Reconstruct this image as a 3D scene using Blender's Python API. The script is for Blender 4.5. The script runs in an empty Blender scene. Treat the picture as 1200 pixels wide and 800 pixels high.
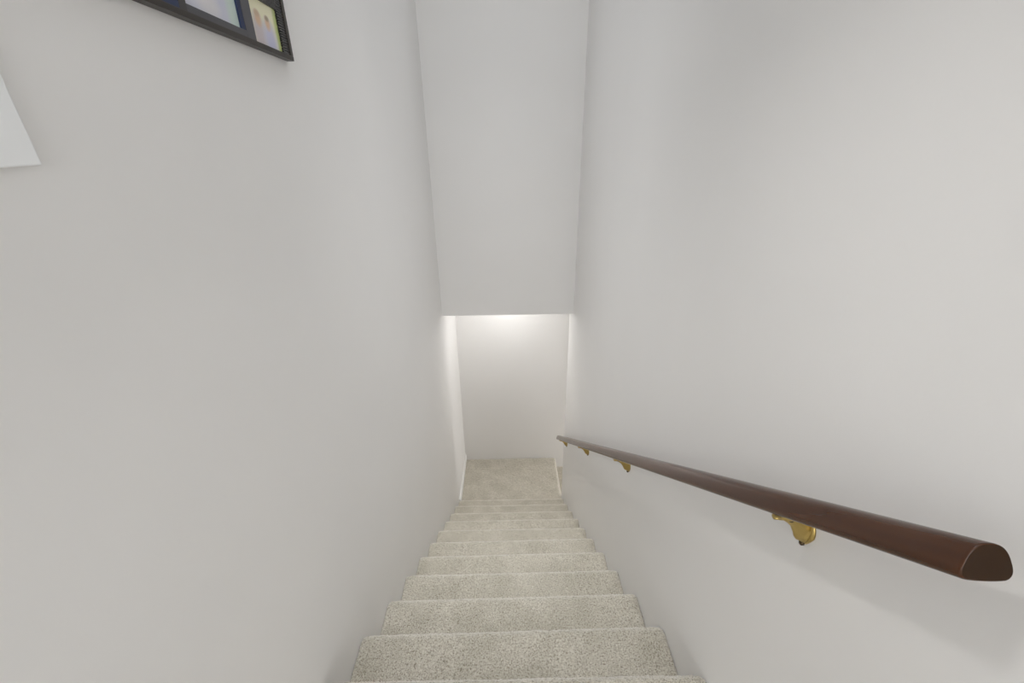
import bpy, bmesh, math
import numpy as np
from mathutils import Vector, Matrix
S = bpy.context.scene
COL = S.collection
PI = math.pi

# ------------------------------------------------------------------ measurements (metres, eye at the origin height)
W = 1.045                      # width of the stairwell
CAMX = 0.5256
Y1, Z1 = 0.9397, -1.5386       # first nosing below the top floor
RUN, RISE = 0.2568, 0.1875
ZL = -3.305                    # landing level
YH, ZH = 3.18, -1.2119         # header face and its lower edge
YB = 3.975                     # wall at the foot of the stairs
YR = 3.38                      # end of the right wall
ZC = 1.09                      # upstairs ceiling
YREAR = -2.6

# ------------------------------------------------------------------ materials
def newmat(name):
    m = bpy.data.materials.new(name); m.use_nodes = True
    nt = m.node_tree; b = nt.nodes['Principled BSDF']
    return m, nt, b
def srgb(r, g, b):
    f = lambda c: (c/255/12.92) if c/255 <= .04045 else ((c/255+.055)/1.055)**2.4
    return (f(r), f(g), f(b), 1)
def plain(name, col, rough=.5, metal=0, coat=0, spec=.5):
    m, nt, b = newmat(name)
    b.inputs['Base Color'].default_value = col
    b.inputs['Roughness'].default_value = rough
    b.inputs['Metallic'].default_value = metal
    b.inputs['Coat Weight'].default_value = coat
    b.inputs['Coat Roughness'].default_value = .12
    b.inputs['Specular IOR Level'].default_value = spec
    return m
def noise(nt, scale, detail=3, rough=.5, vec=None):
    t = nt.nodes.new('ShaderNodeTexNoise')
    t.inputs['Scale'].default_value = scale; t.inputs['Detail'].default_value = detail
    t.inputs['Roughness'].default_value = rough
    if vec: nt.links.new(vec, t.inputs['Vector'])
    return t
def geo(nt):
    return nt.nodes.new('ShaderNodeNewGeometry').outputs['Position']
def ramp(nt, fac, stops):
    r = nt.nodes.new('ShaderNodeValToRGB')
    while len(r.color_ramp.elements) < len(stops): r.color_ramp.elements.new(.5)
    for e, (p, c) in zip(r.color_ramp.elements, stops): e.position = p; e.color = c
    nt.links.new(fac, r.inputs['Fac'])
    return r
def bump(nt, b, h, strength, dist):
    n = nt.nodes.new('ShaderNodeBump')
    n.inputs['Strength'].default_value = strength; n.inputs['Distance'].default_value = dist
    nt.links.new(h, n.inputs['Height']); nt.links.new(n.outputs['Normal'], b.inputs['Normal'])

def paint(name, col, rough=.62, var=.012):
    m, nt, b = newmat(name)
    g = geo(nt)
    n = noise(nt, 1.3, 3, .5, g)
    lo = tuple(c*(1-var) for c in col[:3])+(1,); hi = tuple(min(1, c*(1+var)) for c in col[:3])+(1,)
    r = ramp(nt, n.outputs['Fac'], [(.35, lo), (.65, hi)])
    nt.links.new(r.outputs['Color'], b.inputs['Base Color'])
    b.inputs['Roughness'].default_value = rough
    b.inputs['Specular IOR Level'].default_value = .3
    h = noise(nt, 160, 2, .5, g)
    bump(nt, b, h.outputs['Fac'], .12, .0006)
    return m
M_WALL = paint('wall_paint', (.79, .783, .777, 1))
M_CEIL = paint('ceiling_paint', (.80, .80, .79, 1), .8)
M_TRIM = plain('trim_white', (.86, .86, .85, 1), .35)

def carpet():
    m, nt, b = newmat('carpet')
    g = geo(nt)
    a = noise(nt, 210, 2, .6, g)
    fleck = ramp(nt, a.outputs['Fac'], [(.30, srgb(130, 122, 106)), (.44, srgb(192, 185, 171)), (.58, srgb(212, 207, 194)), (.76, srgb(231, 227, 216))])
    c = noise(nt, 7, 4, .6, g)
    patch = ramp(nt, c.outputs['Fac'], [(.36, (.86, .86, .84, 1)), (.6, (1, 1, 1, 1))])
    mx = nt.nodes.new('ShaderNodeMix'); mx.data_type = 'RGBA'; mx.blend_type = 'MULTIPLY'
    mx.inputs['Factor'].default_value = 1
    nt.links.new(fleck.outputs['Color'], mx.inputs['A']); nt.links.new(patch.outputs['Color'], mx.inputs['B'])
    # looking along the pile shows the pale fibre tips, looking into it shows the flecks between the tufts
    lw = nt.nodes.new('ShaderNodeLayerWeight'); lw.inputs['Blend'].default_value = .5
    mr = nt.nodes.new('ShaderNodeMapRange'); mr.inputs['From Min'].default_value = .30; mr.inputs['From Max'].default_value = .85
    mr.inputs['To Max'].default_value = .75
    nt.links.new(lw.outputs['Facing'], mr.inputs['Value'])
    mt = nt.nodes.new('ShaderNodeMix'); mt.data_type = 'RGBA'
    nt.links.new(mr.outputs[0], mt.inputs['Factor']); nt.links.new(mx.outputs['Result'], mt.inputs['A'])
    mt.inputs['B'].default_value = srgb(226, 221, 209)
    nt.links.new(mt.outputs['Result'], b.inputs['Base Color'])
    b.inputs['Roughness'].default_value = .95
    b.inputs['Specular IOR Level'].default_value = .1
    b.inputs['Sheen Weight'].default_value = .8
    b.inputs['Sheen Roughness'].default_value = .35
    h = noise(nt, 330, 3, .7, g)
    bump(nt, b, h.outputs['Fac'], .8, .004)
    return m
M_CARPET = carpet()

def wood():
    m, nt, b = newmat('dark_wood')
    tc = nt.nodes.new('ShaderNodeTexCoord')
    m0 = nt.nodes.new('ShaderNodeMapping'); m0.inputs['Rotation'].default_value = (math.atan(.7067), 0, 0)
    mp = nt.nodes.new('ShaderNodeMapping'); mp.inputs['Scale'].default_value = (70, 4, 70)
    nt.links.new(tc.outputs['Object'], m0.inputs['Vector']); nt.links.new(m0.outputs['Vector'], mp.inputs['Vector'])
    n = noise(nt, 1.2, 1, .5, mp.outputs['Vector'])
    r = ramp(nt, n.outputs['Fac'], [(.3, (.048, .0145, .003, 1)), (.7, (.064, .020, .0044, 1))])
    nt.links.new(r.outputs['Color'], b.inputs['Base Color'])
    b.inputs['Roughness'].default_value = .2
    b.inputs['Specular IOR Level'].default_value = .4
    b.inputs['Coat Weight'].default_value = .18; b.inputs['Coat Roughness'].default_value = .1
    return m
M_WOOD = wood()
M_BRASS = plain('brass', (.50, .37, .13, 1), .36, 1)
M_SCREW = plain('screw_steel', (.10, .07, .04, 1), .4, 1)

# ------------------------------------------------------------------ mesh helpers
def link_mesh(name, me, mat, parent=None, smooth=False):
    o = bpy.data.objects.new(name, me); COL.objects.link(o)
    if mat:
        me.materials.append(mat)
    if parent: o.parent = parent
    if smooth:
        for p in me.polygons: p.use_smooth = True
    return o
def obj(name, bm, mat, parent=None, smooth=False):
    bmesh.ops.recalc_face_normals(bm, faces=bm.faces)
    me = bpy.data.meshes.new(name); bm.to_mesh(me); bm.free()
    return link_mesh(name, me, mat, parent, smooth)
def box(bm, x0, x1, y0, y1, z0, z1, bev=0):
    r = bmesh.ops.create_cube(bm, size=1)
    for v in r['verts']:
        v.co = Vector(((x0+x1)/2+v.co.x*(x1-x0), (y0+y1)/2+v.co.y*(y1-y0), (z0+z1)/2+v.co.z*(z1-z0)))
    if bev:
        es = list({e for v in r['verts'] for e in v.link_edges})
        bmesh.ops.bevel(bm, geom=es, offset=bev, segments=2, profile=.6, affect='EDGES')
def boxobj(name, dims, mat, parent=None, bev=0):
    bm = bmesh.new(); box(bm, *dims, bev=bev); return obj(name, bm, mat, parent)
def structure(o):
    o['kind'] = 'structure'; return o
def tag(o, label, cat, group=None):
    o['label'] = label; o['category'] = cat
    if group: o['group'] = group
    return o
def empty(name, loc):
    o = bpy.data.objects.new(name, None); COL.objects.link(o); o.location = loc
    o.empty_display_size = .1
    return o
def shift_to(o, loc):
    """keep the world shape, put the parent-space offset in the mesh"""
    o.data.transform(Matrix.Translation(-Vector(loc)))
def sweep(bm, pts, rads, seg=16, caps=True, flat=1.0):
    """round tube along pts; rads per point"""
    rings = []
    P = [Vector(p) for p in pts]
    n = len(P); up = None
    for i in range(n):
        t = (P[min(i+1, n-1)]-P[max(i-1, 0)]).normalized()
        if up is None:
            up = Vector((0, 1, 0)) if abs(t.y) < .9 else Vector((1, 0, 0))
        a = (up - t*up.dot(t)).normalized(); b = t.cross(a); up = a
        ra = rads[i] if isinstance(rads[i], tuple) else (rads[i], rads[i])
        rings.append([bm.verts.new(P[i]+a*math.cos(2*PI*k/seg)*ra[0]+b*math.sin(2*PI*k/seg)*ra[1]) for k in range(seg)])
    for r0, r1 in zip(rings, rings[1:]):
        for k in range(seg):
            bm.faces.new((r0[k], r0[(k+1) % seg], r1[(k+1) % seg], r1[k]))
    if caps:
        bm.faces.new(rings[0][::-1]); bm.faces.new(rings[-1])

# ------------------------------------------------------------------ the shell
T = .11
structure(boxobj('wall_left', (-T, 0, YREAR, YB+T, -5.2, ZC), M_WALL))
structure(boxobj('wall_right', (W, W+T, YREAR, YR, -5.2, ZC), M_WALL))
structure(boxobj('wall_back', (0, 3.3, YB, YB+T, -5.2, ZH), M_WALL))
structure(boxobj('wall_header', (0, W, YH, YH+T, ZH, ZC), M_WALL))
structure(boxobj('wall_front', (W+T, 3.3, YR-T, YR, -5.2, ZH), M_WALL))
structure(boxobj('wall_end', (3.3, 3.3+T, YR-T, YB+T, -5.2, ZH), M_WALL))
bm = bmesh.new()
SX0, SX1, SY0, SY1 = .18, .86, .62, 2.88          # made-up skylight opening over the flight, added for fill
box(bm, -T, W+T, YREAR-T, SY0, ZC, ZC+.2); box(bm, -T, W+T, SY1, YH+T, ZC, ZC+.2)
box(bm, -T, SX0, SY0, SY1, ZC, ZC+.2); box(bm, SX1, W+T, SY0, SY1, ZC, ZC+.2)
structure(obj('ceiling', bm, M_CEIL))
bm = bmesh.new()
box(bm, SX0, SX1, SY0, SY0+.02, ZC+.15, ZC+.2); box(bm, SX0, SX1, SY1-.02, SY1, ZC+.15, ZC+.2)
box(bm, SX0, SX0+.02, SY0, SY1, ZC+.15, ZC+.2); box(bm, SX1-.02, SX1, SY0, SY1, ZC+.15, ZC+.2)
structure(obj('added_skylight', bm, M_TRIM))  # trim of the made-up skylight
bm = bmesh.new()
box(bm, 0, W, YH+T, YB+T, ZH, ZH+.1); box(bm, W, 3.3+T, YR-T, YB+T, ZH, ZH+.1)
structure(obj('ceiling_landing', bm, M_CEIL))
# wall behind the viewer, with a window opening added for the fill
wx0, wx1, wz0, wz1 = .12, .92, -.55, .85
bm = bmesh.new()
box(bm, 0, wx0, YREAR-T, YREAR, -1.6, ZC); box(bm, wx1, W, YREAR-T, YREAR, -1.6, ZC)
box(bm, wx0, wx1, YREAR-T, YREAR, -1.6, wz0); box(bm, wx0, wx1, YREAR-T, YREAR, wz1, ZC)
structure(obj('wall_rear', bm, M_WALL))
bm = bmesh.new()
for d in ((wx0, wx0+.05, wz0, wz1), (wx1-.05, wx1, wz0, wz1), (wx0+.05, wx1-.05, wz0, wz0+.05), (wx0+.05, wx1-.05, wz1-.05, wz1), (wx0+.05, wx1-.05, .13, .17)):
    box(bm, d[0], d[1], YREAR-.08, YREAR-.03, d[2], d[3], .004)
structure(obj('added_window', bm, M_TRIM))  # unseen window, added to go with the fill from behind
# baseboards on the landing
def baseboard(name, pts, h=.083, t=.013):
    bm = bmesh.new()
    prof = [(0, 0), (t, 0), (t, h-.022), (t*.75, h-.016), (t*.55, h-.006), (t*.4, h), (0, h)]
    (x0, y0, nx, ny), (x1, y1, _, _) = pts
    ra = [bm.verts.new((x0+nx*a, y0+ny*a, ZL+b)) for a, b in prof]
    rb = [bm.verts.new((x1+nx*a, y1+ny*a, ZL+b)) for a, b in prof]
    n = len(prof)
    for i in range(n): bm.faces.new((ra[i], ra[(i+1) % n], rb[(i+1) % n], rb[i]))
    bm.faces.new(ra); bm.faces.new(rb[::-1])
    return structure(obj(name, bm, M_TRIM))
baseboard('baseboard_left', ((0, Y1+9*RUN+.02, 1, 0), (0, YB, 1, 0)))

# ------------------------------------------------------------------ carpet
rng = np.random.default_rng(5)
def blur(a):
    return (a + np.roll(a, 1, 0) + np.roll(a, -1, 0) + np.roll(a, 1, 1) + np.roll(a, -1, 1))/5
def carpet_sheet(name, path, u0, u1, pitch, amp, parent=None, axis='x', edge=(True, True), end_drop=.007):
    """path = list of (s, z) in the section plane; extruded along the other axis between u0 and u1"""
    P = np.array(path, float)
    seg = np.hypot(*(P[1:]-P[:-1]).T); L = np.concatenate([[0], np.cumsum(seg)])
    m = max(2, int(L[-1]/pitch)); t = np.linspace(0, L[-1], m)
    s = np.interp(t, L, P[:, 0]); z = np.interp(t, L, P[:, 1])
    ds = np.gradient(s); dz = np.gradient(z); ln = np.hypot(ds, dz); ns, nz = -dz/ln, ds/ln
    # normals point up / outward (path runs from the back of the tread over the nosing and down)
    n = max(2, int((u1-u0)/pitch)); u = np.linspace(u0, u1, n)
    d = rng.normal(0, 1, (m, n)); d = .62*d + .6*blur(rng.normal(0, 1, (m, n)))*2.0
    big = rng.normal(0, 1, (m//14+3, n//14+3))
    bi = np.linspace(0, big.shape[0]-1.001, m); bj = np.linspace(0, big.shape[1]-1.001, n)
    i0, j0 = bi.astype(int), bj.astype(int); fi, fj = (bi-i0)[:, None], (bj-j0)[None]
    B = (big[i0][:, j0]*(1-fi)*(1-fj)+big[i0+1][:, j0]*fi*(1-fj)+big[i0][:, j0+1]*(1-fi)*fj+big[i0+1][:, j0+1]*fi*fj)
    d = np.clip(d, -2.2, 2.2)*amp + B*amp*.5
    e = np.zeros(n)
    if edge[0]: e += np.exp(-(u-u0)/.010)
    if edge[1]: e += np.exp(-(u1-u)/.010)
    d = d - end_drop*e[None]
    U = np.broadcast_to(u[None], (m, n)) + rng.normal(0, pitch*.2, (m, n))
    U = np.clip(U, u0, u1)
    SS = s[:, None]+ns[:, None]*d; ZZ = z[:, None]+nz[:, None]*d
    V = np.stack([U, SS, ZZ] if axis == 'x' else [SS, U, ZZ], -1).reshape(-1, 3)
    idx = np.arange(m*n).reshape(m, n)
    a, b, c, dd = idx[:-1, :-1], idx[:-1, 1:], idx[1:, 1:], idx[1:, :-1]
    F = np.stack([a, b, c, dd] if axis == 'x' else [a, dd, c, b], -1).reshape(-1, 4)
    me = bpy.data.meshes.new(name)
    me.vertices.add(len(V)); me.vertices.foreach_set('co', V.astype(np.float32).ravel())
    me.loops.add(F.size); me.loops.foreach_set('vertex_index', F.astype(np.int32).ravel())
    me.polygons.add(len(F)); me.polygons.foreach_set('loop_start', np.arange(0, F.size, 4, dtype=np.int32))
    me.polygons.foreach_set('use_smooth', np.ones(len(F), bool))
    me.update(); me.validate()
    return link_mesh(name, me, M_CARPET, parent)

R0 = .033
def nose_path(y, z, back, down, r=R0, lean=.018):
    """tread from y-back to the nosing at (y, z), round it, then the riser down by `down`"""
    pts = [(y-back, z)]
    cy, cz = y-r, z-r
    for k in range(0, 13):
        a = math.radians(90-k*150/12)
        pts.append((cy+r*math.cos(a), cz+r*math.sin(a)))
    pts += [(y-lean-.004, z-2*r-.008), (y-lean, z-down)]
    return pts
DY, DZ = .008, .006
root = empty('staircase', (W/2, Y1-RUN, Z1-9*RISE))
tag(root, 'straight flight of beige carpeted stairs going down between two grey walls to the landing', 'stairs')
e0 = Vector(root.location)
NSTEP = 10
# the flight is not perfectly even: height of each nosing against the regular pitch, left and right
UNEVEN = [(.030, .027), (-.002, .011), (-.009, .004), (-.006, .001), (-.005, .003), (-.007, .002), (-.002, -.002), (-.003, -.001), (-.002, .001), (.008, .008), (.010, .010)]
def level(k):
    return Y1+k*RUN+DY, Z1-k*RISE+DZ
for k in range(-1, NSTEP):
    y, z = level(k)
    pitch, amp = (.0028, .0013) if k < 3 else ((.0038, .0012) if k < 5 else (.006, .0010))
    zmid = z+sum(UNEVEN[k+1])/2
    znext = level(k+1)[1]+sum(UNEVEN[k+2])/2 if k < NSTEP-1 else ZL-.01
    o = carpet_sheet('step', nose_path(y, zmid, (RUN-.010) if k > -1 else .25, zmid-znext+.004), .001, W-.001, pitch, amp, root)
    l, r = UNEVEN[k+1]
    n = len(o.data.vertices); co = np.empty(n*3, np.float32); o.data.vertices.foreach_get('co', co); co = co.reshape(-1, 3)
    co[:, 2] += (r-l)*(co[:, 0]/W-.5)
    o.data.vertices.foreach_set('co', co.ravel()); o.data.update()
    shift_to(o, e0)
# solid core below the carpet, so the flight is not a hollow sheet
bm = bmesh.new()
for k in range(0, NSTEP):
    y, z = level(k)
    box(bm, .006, W-.006, y-.030-RUN, y-.030, z-.30, z-.020)
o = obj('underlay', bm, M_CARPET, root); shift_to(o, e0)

# upstairs floor and landing (carpet)
ytop = Y1-RUN-.25+DY
structure(carpet_sheet('floor', [(YREAR, Z1+RISE+DZ+.0285), (ytop+.004, Z1+RISE+DZ+.0285)], .001, W-.001, .012, .0008))
# the landing: its first row forms the lowest visible edge, its right side a nosing for the flight turning right
XE = W+.004
yf = level(9)[0]-.03
ll = carpet_sheet('floor_landing', [(0, ZL+.002)]+[(XE-R0+R0*math.sin(math.radians(a)), ZL+.002-R0+R0*math.cos(math.radians(a))) for a in range(0, 151, 12)]+[(XE-.018, ZL-.14)],
                  yf, YB-.001, .005, .0011, axis='y', end_drop=.003)
structure(ll)
root2 = empty('staircase', (W+.3, (YR+YB)/2, ZL-3*RISE))
tag(root2, 'carpeted flight continuing down to the right past the edge of the landing', 'stairs')
for k in range(1, 4):
    x, z = XE+k*RUN, ZL-.13-(k-1)*RISE
    o = carpet_sheet('step', nose_path(x, z, RUN+.02, RISE), YR+.001, YB-.001, .007, .001, root2, axis='y', end_drop=.003)
    shift_to(o, root2.location)
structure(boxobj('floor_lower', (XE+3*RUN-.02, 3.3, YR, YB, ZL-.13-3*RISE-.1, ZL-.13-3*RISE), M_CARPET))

# ------------------------------------------------------------------ handrail
OFF = .060; RX = W-OFF; RR = .0193; RS = -.7067
def rz(y): return -.172+RS*y
YN, YF = .281, 3.325
root = empty('handrail', (RX, (YN+YF)/2, rz((YN+YF)/2)))
tag(root, 'dark brown round wooden handrail running down the right wall on brass brackets', 'handrail')
hr = Vector(root.location)
def mitre_path(a, b, gap):
    pass
a = Vector((RX, YN, rz(YN))); b = Vector((RX, YF, rz(YF)))
ax = (b-a).normalized(); uv0 = Vector((0, -ax.z, ax.y)); ux0 = Vector((1, 0, 0))
# loaf-shaped section: rounded top, wider towards the underside (x, up), in units of RR
half = [(0, .97), (.35, .92), (.65, .74), (.88, .42), (1.04, .02), (1.15, -.38), (1.13, -.70), (.94, -.93), (.55, -1.0)]
loop = half + [(0, -1.02)] + [(-x, y) for x, y in half[:0:-1]]
def smooth_loop(L, sub=4):
    out = []; n = len(L)
    for i in range(n):
        p0, p1, p2, p3 = (Vector(L[(i+k) % n]) for k in (-1, 0, 1, 2))
        for k in range(sub):
            t = k/sub
            out.append(.5*((2*p1)+(p2-p0)*t+(2*p0-5*p1+4*p2-p3)*t*t+(3*p1-p0-3*p2+p3)*t**3))
    return out
SEC = smooth_loop(loop); seg = len(SEC)
def section(bm, c, pn=None, scale=1.0, push=0.0):
    out = []
    for q2 in SEC:
        q = c+(ux0*q2.x+uv0*q2.y)*RR*scale
        if pn is not None: q = q+ax*((c-q).dot(pn)/ax.dot(pn))
        out.append(bm.verts.new(q+ax*push))
    return out
nA = (ax+Vector((.32, 1, 0))).normalized()
bm = bmesh.new()
rings = [section(bm, a, nA, .93, 0), section(bm, a, nA, .98, .0009), section(bm, a, nA, 1, .003)]
N = 60
for i in range(1, N): rings.append(section(bm, a+(b-a)*i/N))
rings += [section(bm, b, nA, 1, -.003), section(bm, b, nA, .98, -.0009), section(bm, b, nA, .93, 0)]
for r0, r1 in zip(rings, rings[1:]):
    for k in range(seg): bm.faces.new((r0[k], r0[(k+1) % seg], r1[(k+1) % seg], r1[k]))
f0 = bm.faces.new(rings[0][::-1]); f1 = bm.faces.new(rings[-1])
o = obj('rail', bm, M_WOOD, root, True)
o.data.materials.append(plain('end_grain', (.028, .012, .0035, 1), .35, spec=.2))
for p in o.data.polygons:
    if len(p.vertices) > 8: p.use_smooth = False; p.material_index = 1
shift_to(o, hr)

def bracket(y):
    zc = rz(y); zb = zc-RR/math.cos(math.atan(RS))       # underside of the rail
    # arm: from the plate on the wall, out and up to the saddle under the rail
    zp = zb-.045
    bm = bmesh.new()
    P = [(W-.004, y, zp), (W-.010, y, zp+.001), (W-.020, y, zp+.011), (W-.032, y, zp+.023), (W-.043, y, zp+.030), (RX+.006, y, zb-.0085), (RX-.012, y, zb-.007)]
    Rr = [(.010, .024), (.008, .0195), (.0062, .0135), (.0054, .0085), (.0052, .006), (.0062, .0046), (.005, .0035)]
    # smooth the path
    Q, RQ = [], []
    for i in range(len(P)-1):
        for t in (0, .33, .67):
            Q.append(tuple(P[i][j]*(1-t)+P[i+1][j]*t for j in range(3)))
            RQ.append(tuple(Rr[i][j]*(1-t)+Rr[i+1][j]*t for j in range(2)))
    Q.append(P[-1]); RQ.append(Rr[-1])
    sweep(bm, Q, RQ, 18)
    arm = obj('bracket', bm, M_BRASS, root, True); shift_to(arm, hr)
    arm['label'] = 'brass wall bracket'
    # shield-shaped wall plate
    bm = bmesh.new()
    out = []
    for k in range(28):
        t = 2*PI*k/28; cy, cz = math.sin(t), math.cos(t)
        w = .015*(1+.10*cz); out.append((w*cy*(1.0 if cz > 0 else 1+.55*cz*.9), .027*cz))
    f0 = [bm.verts.new((W, y+p, zp-.002+q)) for p, q in out]
    f1 = [bm.verts.new((W-.003, y+p, zp-.002+q)) for p, q in out]
    f2 = [bm.verts.new((W-.0052, y+p*.82, zp-.002+q*.86)) for p, q in out]
    for r0, r1 in ((f0, f1), (f1, f2)):
        for k in range(28): bm.faces.new((r0[k], r0[(k+1) % 28], r1[(k+1) % 28], r1[k]))
    bm.faces.new(f0[::-1]); bm.faces.new(f2)
    pl = obj('wall_plate', bm, M_BRASS, arm, True); shift_to(pl, hr)
    # saddle: a small bent strap screwed to the underside of the rail, following its slope
    uv = Vector((0, -ax.z, ax.y)); ux = Vector((1, 0, 0))
    c0 = Vector((RX, y, zc)) - uv*(RR*1.02)
    bm = bmesh.new()
    pr = [(-.016, 0), (.016, 0), (.016, -.0035), (.010, -.0062), (-.010, -.0062), (-.016, -.0035)]
    rows = []
    for dy in (-.017, -.014, .014, .017):
        q = .8 if abs(dy) > .015 else 1
        rows.append([bm.verts.new(c0+ux*p*q+uv*r_*q+ax*dy) for p, r_ in pr])
    for r0, r1 in zip(rows, rows[1:]):
        for k in range(6): bm.faces.new((r0[k], r0[(k+1) % 6], r1[(k+1) % 6], r1[k]))
    bm.faces.new(rows[0]); bm.faces.new(rows[-1])
    sd = obj('saddle', bm, M_BRASS, arm); shift_to(sd, hr)
    for dz in (-.026, ):
        bm = bmesh.new()
        sweep(bm, [(W-.004, y, zp+dz), (W-.0085, y, zp+dz), (W-.010, y, zp+dz)], [.0045, .0045, .0025], 12)
        sc = obj('screw', bm, M_SCREW, arm, True); shift_to(sc, hr)
    for s in (-1, 1):
        bm = bmesh.new()
        c = c0 - uv*.0055+ax*.011*s
        sweep(bm, [c, c-uv*.0018, c-uv*.003], [.0035, .0035, .002], 10)
        sc = obj('screw', bm, M_SCREW, arm, True); shift_to(sc, hr)
for y in (.535, 1.47, 2.28, 3.17): bracket(y)

# ------------------------------------------------------------------ collage picture frame on the left wall
def frame_mat():
    m, nt, b = newmat('frame_black')
    b.inputs['Base Color'].default_value = (.018, .015, .015, 1)
    b.inputs['Roughness'].default_value = .32; b.inputs['Coat Weight'].default_value = .4
    return m
M_FR = frame_mat()
M_BAR = plain('frame_grey_face', (.055, .054, .064, 1), .3)
M_NAVY = plain('navy_mat', (.010, .022, .075, 1), .5)
M_LIP = plain('frame_lip', (.030, .024, .019, 1), .38, spec=.35)
FY1, FZ0 = 1.231, .196
FY0, FZ1 = .47, .66
root = empty('collage_picture_frame', (0, (FY0+FY1)/2, FZ0))
tag(root, 'black collage picture frame holding several photos, hung high on the left wall', 'picture frame')
fo = Vector(root.location)
def fpart(name, dims, mat, parent=root, bev=0):
    bm = bmesh.new()
    for d in dims: box(bm, *d, bev=bev)
    o = obj(name, bm, mat, parent); shift_to(o, fo); return o
fpart('backing', [(.001, .008, FY0+.005, FY1-.005, FZ0+.004, FZ1-.004)], M_FR)
# outer moulding with a bevelled front
bm = bmesh.new()
box(bm, 0, .018, FY0, FY1, FZ0, FZ0+.010, .0012)
box(bm, 0, .018, FY0, FY1, FZ1-.010, FZ1, .0012)
box(bm, 0, .018, FY1-.012, FY1, FZ0+.010, FZ1-.010, .0012)
box(bm, 0, .018, FY0, FY0+.012, FZ0+.010, FZ1-.010, .0012)
o = obj('moulding', bm, M_LIP, root); shift_to(o, fo)
# ribbed inner strips along the right side and along the top of the small photo
bm = bmesh.new()
zz = FZ0+.012
while zz < FZ1-.014:
    box(bm, .008, .0155, 1.190, 1.2185, zz, zz+.0034, .0008); zz += .0052
yy = 1.078
while yy < 1.19:
    box(bm, .008, .0155, yy, yy+.0034, .288, .312, .0008); yy += .0052
o = obj('ribbed_border', bm, M_FR, root); shift_to(o, fo)
# wide bars between the openings
def bar(y0, y1, z0, z1): return (.008, .0165, y0, y1, z0, z1)
bars = fpart('divider', [bar(1.034, 1.068, FZ0+.010, FZ1-.01), bar(.857, 1.034, FZ0+.010, .2175), bar(1.068, 1.19, .312, .330), bar(.857, 1.034, .352, .372), bar(1.068, 1.2, .45, .47)], M_BAR, bev=.0008)
fpart('divider', [(.008, .0165, .838, .857, FZ0+.010, FZ1-.01)], M_FR, bev=.0008)
fpart('divider', [(.008, .0165, FY0+.012, .838, FZ0+.010, .216), (.008, .0165, .64, .66, .216, FZ1-.01)], M_NAVY, bev=.0008)
fpart('inner_mat', [(.008, .0150, 1.0215, 1.034, .2175, .352)], M_NAVY)

def photo_mat(name, base, blobs):
    """a soft, out of focus print: base colour and elliptical patches given in local (y, z)"""
    m, nt, b = newmat(name)
    b.inputs['Roughness'].default_value = .25
    g = geo(nt); sp = nt.nodes.new('ShaderNodeSeparateXYZ'); nt.links.new(g, sp.inputs[0])
    cur = nt.nodes.new('ShaderNodeRGB'); cur.outputs[0].default_value = base; cur = cur.outputs[0]
    for (cy, cz, ry, rz_, col) in blobs:
        def ma(op, a_, b_):
            n = nt.nodes.new('ShaderNodeMath'); n.operation = op
            for i, v in enumerate((a_, b_)):
                if isinstance(v, (int, float)): n.inputs[i].default_value = v
                elif v is not None: nt.links.new(v, n.inputs[i])
            return n.outputs[0]
        dy = ma('DIVIDE', ma('SUBTRACT', sp.outputs['Y'], cy), ry); dz = ma('DIVIDE', ma('SUBTRACT', sp.outputs['Z'], cz), rz_)
        r = ma('ADD', ma('MULTIPLY', dy, dy), ma('MULTIPLY', dz, dz))
        mr = nt.nodes.new('ShaderNodeMapRange'); mr.inputs['From Min'].default_value = 1.9; mr.inputs['From Max'].default_value = .2
        nt.links.new(r, mr.inputs['Value'])
        mx = nt.nodes.new('ShaderNodeMix'); mx.data_type = 'RGBA'
        nt.links.new(mr.outputs[0], mx.inputs['Factor']); nt.links.new(cur, mx.inputs['A']); mx.inputs['B'].default_value = col
        cur = mx.outputs['Result']
    nt.links.new(cur, b.inputs['Base Color'])
    return m
skin_c = srgb(212, 180, 152)
M_PH1 = photo_mat('photo_couple', srgb(226, 222, 190), [
    (1.186, .235, .012, .08, srgb(182, 194, 128)), (1.10, .225, .026, .034, srgb(196, 186, 190)), (1.145, .222, .026, .034, srgb(190, 190, 214)),
    (1.103, .253, .012, .013, skin_c), (1.102, .262, .010, .006, srgb(198, 174, 148)), (1.143, .252, .0105, .012, skin_c), (1.143, .261, .008, .005, srgb(165, 152, 130))])
M_PH2 = photo_mat('photo_pale', srgb(205, 206, 218), [(.95, .27, .06, .05, srgb(196, 198, 214)), (1.01, .25, .02, .1, srgb(196, 212, 205)), (.93, .235, .03, .02, srgb(214, 212, 216))])
M_PH3 = photo_mat('photo_dark_blue', srgb(40, 52, 92), [(.78, .24, .04, .02, srgb(74, 92, 140))])
def photo(dims, mat): return fpart('photo', [dims], mat)
photo((.008, .0110, 1.068, 1.190, .2035, .288), M_PH1)
photo((.008, .0110, .857, 1.0215, .2175, .352), M_PH2)
photo((.008, .0110, .66, .838, .216, FZ1-.012), M_PH3)
photo((.008, .0110, FY0+.012, .64, .216, FZ1-.012), M_PH2)
photo((.008, .0110, 1.068, 1.19, .330, .45), M_PH2)
photo((.008, .0110, .857, 1.034, .372, FZ1-.012), M_PH1)
photo((.008, .0110, 1.068, 1.19, .47, FZ1-.012), M_PH3)

# ------------------------------------------------------------------ white panel, corner at the left edge of the view
PT = .007
bm = bmesh.new(); box(bm, 0, PT, -.42, 0, 0, .62, .002)

o = obj('wall_panel', bm, plain('panel_white', (.87, .885, .90, 1), .45))
o.location = (0, .5250, -.0115); o.rotation_euler = (math.radians(1.6), 0, 0)
tag(o, 'plain white flat panel fixed to the left wall, at the left edge of the view', 'wall panel')

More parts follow.
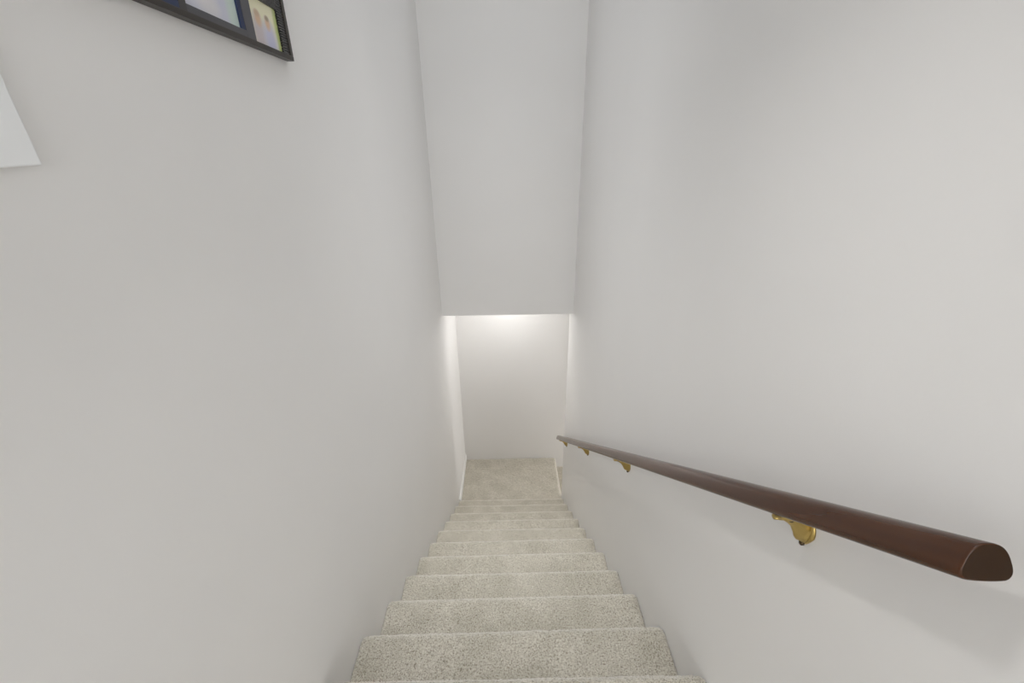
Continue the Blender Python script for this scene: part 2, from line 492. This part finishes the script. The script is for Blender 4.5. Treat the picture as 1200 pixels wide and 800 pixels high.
# ------------------------------------------------------------------ lights
def emis(name, col, s):
    m, nt, b = newmat(name)
    b.inputs['Base Color'].default_value = (.9, .9, .9, 1)
    b.inputs['Emission Color'].default_value = col; b.inputs['Emission Strength'].default_value = s
    return m
def dome(bm, c, r, depth, n=32, m=8):
    rings = []
    for i in range(m):
        t = i/m*PI/2
        rings.append([bm.verts.new((c[0]+r*math.cos(t)*math.cos(2*PI*k/n), c[1]+r*math.cos(t)*math.sin(2*PI*k/n), c[2]-depth*math.sin(t))) for k in range(n)])
    tip = bm.verts.new((c[0], c[1], c[2]-depth))
    for a_, b_ in zip(rings, rings[1:]):
        for k in range(n): bm.faces.new((a_[k], a_[(k+1) % n], b_[(k+1) % n], b_[k]))
    for k in range(n): bm.faces.new((rings[-1][k], rings[-1][(k+1) % n], tip))
    bm.faces.new(rings[0][::-1])
def ceiling_lamp(loc, r, depth, strength, label, col=(1, .97, .93, 1)):
    root = empty('ceiling_light', loc)
    tag(root, label, 'ceiling light')
    bm = bmesh.new(); sweep(bm, [(0, 0, 0), (0, 0, -.012), (0, 0, -.018)], [r*1.12, r*1.12, r*1.04], 32)
    obj('base_plate', bm, M_TRIM, root, False)
    bm = bmesh.new(); dome(bm, (0, 0, -.018), r, depth)
    obj('diffuser', bm, emis('lamp_glass', col, strength), root, True)
    return root
KEY = (.43, .42, .455)
root = empty('added_pendant', (KEY[0], KEY[1], ZC))  # invented pendant; only its light is inferred, from the rail's shadow
tag(root, 'small pendant light added above the head of the stairs to cast the handrail shadow', 'ceiling light')
bm = bmesh.new(); sweep(bm, [(0, 0, 0), (0, 0, -.015), (0, 0, -.022)], [.055, .055, .03], 28); obj('ceiling_rose', bm, M_TRIM, root)
bm = bmesh.new(); sweep(bm, [(0, 0, -.02), (0, 0, KEY[2]+.06-ZC)], [.004, .004], 10); obj('rod', bm, M_BRASS, root)
bm = bmesh.new(); sweep(bm, [(0, 0, KEY[2]+.07-ZC), (0, 0, KEY[2]+.05-ZC), (0, 0, KEY[2]+.02-ZC), (0, 0, KEY[2]+.004-ZC)], [.012, .035, .062, .072], 28)
obj('lamp_shade', bm, M_TRIM, root, True)
bm = bmesh.new(); sweep(bm, [(0, 0, KEY[2]+.003-ZC), (0, 0, KEY[2]-.003-ZC)], [.066, .062], 28); obj('diffuser', bm, emis('added_pendant_glass', (1, .985, .965, 1), 2.5), root)
ceiling_lamp((.53, 3.56, ZH), .11, .06, 28, 'flush round ceiling light above the landing, hidden behind the header', (1, .985, .965, 1))
def fill_area(name, loc, rot, sx, sy, e, col=(.97, .985, 1)):  # added area lights that brighten the stairwell
    la = bpy.data.lights.new(name, 'AREA'); la.shape = 'RECTANGLE'; la.size = sx; la.size_y = sy
    la.energy = e; la.color = col
    lo = bpy.data.objects.new(name, la); COL.objects.link(lo); lo.location = loc; lo.rotation_euler = rot
    if 'beam' in name: la.spread = math.radians(60)       # narrowed so the fill reaches the lower steps
fill_area('rear_fill', (.52, YREAR-.12, .15), (PI/2, 0, 0), .78, 1.38, 42)  # unseen fill from behind the viewer, at the added window
fill_area('well_fill', (.52, 2.3, ZC+.14), (0, 0, 0), .66, 1.1, 2.5)  # soft fill added above the well, at the made-up skylight
for ly, le in ((1.0, 1.5), (1.75, 4.0), (2.5, 2.5)):
    fill_area('well_fill_beam', (.52, ly, ZC+.145), (0, 0, 0), .6, .7, le)  # narrow fill added to brighten steps and lower walls
fill_area('lower_flight_fill', (3.15, (YR+YB)/2, -3.0), (0, PI/2, 0), 2.2, .42, 17, (1, .99, .98))  # unseen fill added on the right to brighten the landing
# downward beam that casts the rail's shadow, set under the made-up pendant
la = bpy.data.lights.new('key_beam', 'AREA'); la.shape = 'DISK'; la.size = .13
la.energy = 1.65; la.spread = math.radians(108); la.color = (1, .985, .965)
lo = bpy.data.objects.new('key_beam', la); COL.objects.link(lo); lo.location = (KEY[0], KEY[1], KEY[2]-.012)
lo.rotation_euler = Vector((.33, .17, -.93)).to_track_quat('-Z', 'Y').to_euler()
w = bpy.data.worlds.new('world'); S.world = w; w.use_nodes = True
w.node_tree.nodes['Background'].inputs['Color'].default_value = (.8, .88, 1, 1)
w.node_tree.nodes['Background'].inputs['Strength'].default_value = .3

# ------------------------------------------------------------------ camera
cam = bpy.data.cameras.new('camera'); co = bpy.data.objects.new('camera', cam); COL.objects.link(co)
F = 500.6226; PITCH, YAW, ROLL = .4265, .0083, -.0139
cam.sensor_width = 36; cam.lens = 36*F/1200; cam.clip_start = .01
fw = Vector((math.sin(YAW)*math.cos(PITCH), math.cos(YAW)*math.cos(PITCH), -math.sin(PITCH)))
rt = fw.cross(Vector((0, 0, 1))).normalized(); up = rt.cross(fw)
c, s = math.cos(ROLL), math.sin(ROLL)
r2 = rt*c+up*s; u2 = -rt*s+up*c
co.matrix_world = Matrix(((r2.x, u2.x, -fw.x, CAMX), (r2.y, u2.y, -fw.y, 0), (r2.z, u2.z, -fw.z, 0), (0, 0, 0, 1)))
S.camera = co
S.view_settings.view_transform = 'Standard'; S.view_settings.look = 'None'
S.view_settings.gamma = 1; S.view_settings.use_curve_mapping = False
S.view_settings.exposure = -.10
S.cycles.max_bounces = 24; S.cycles.diffuse_bounces = 16
S.cycles.use_denoising = True
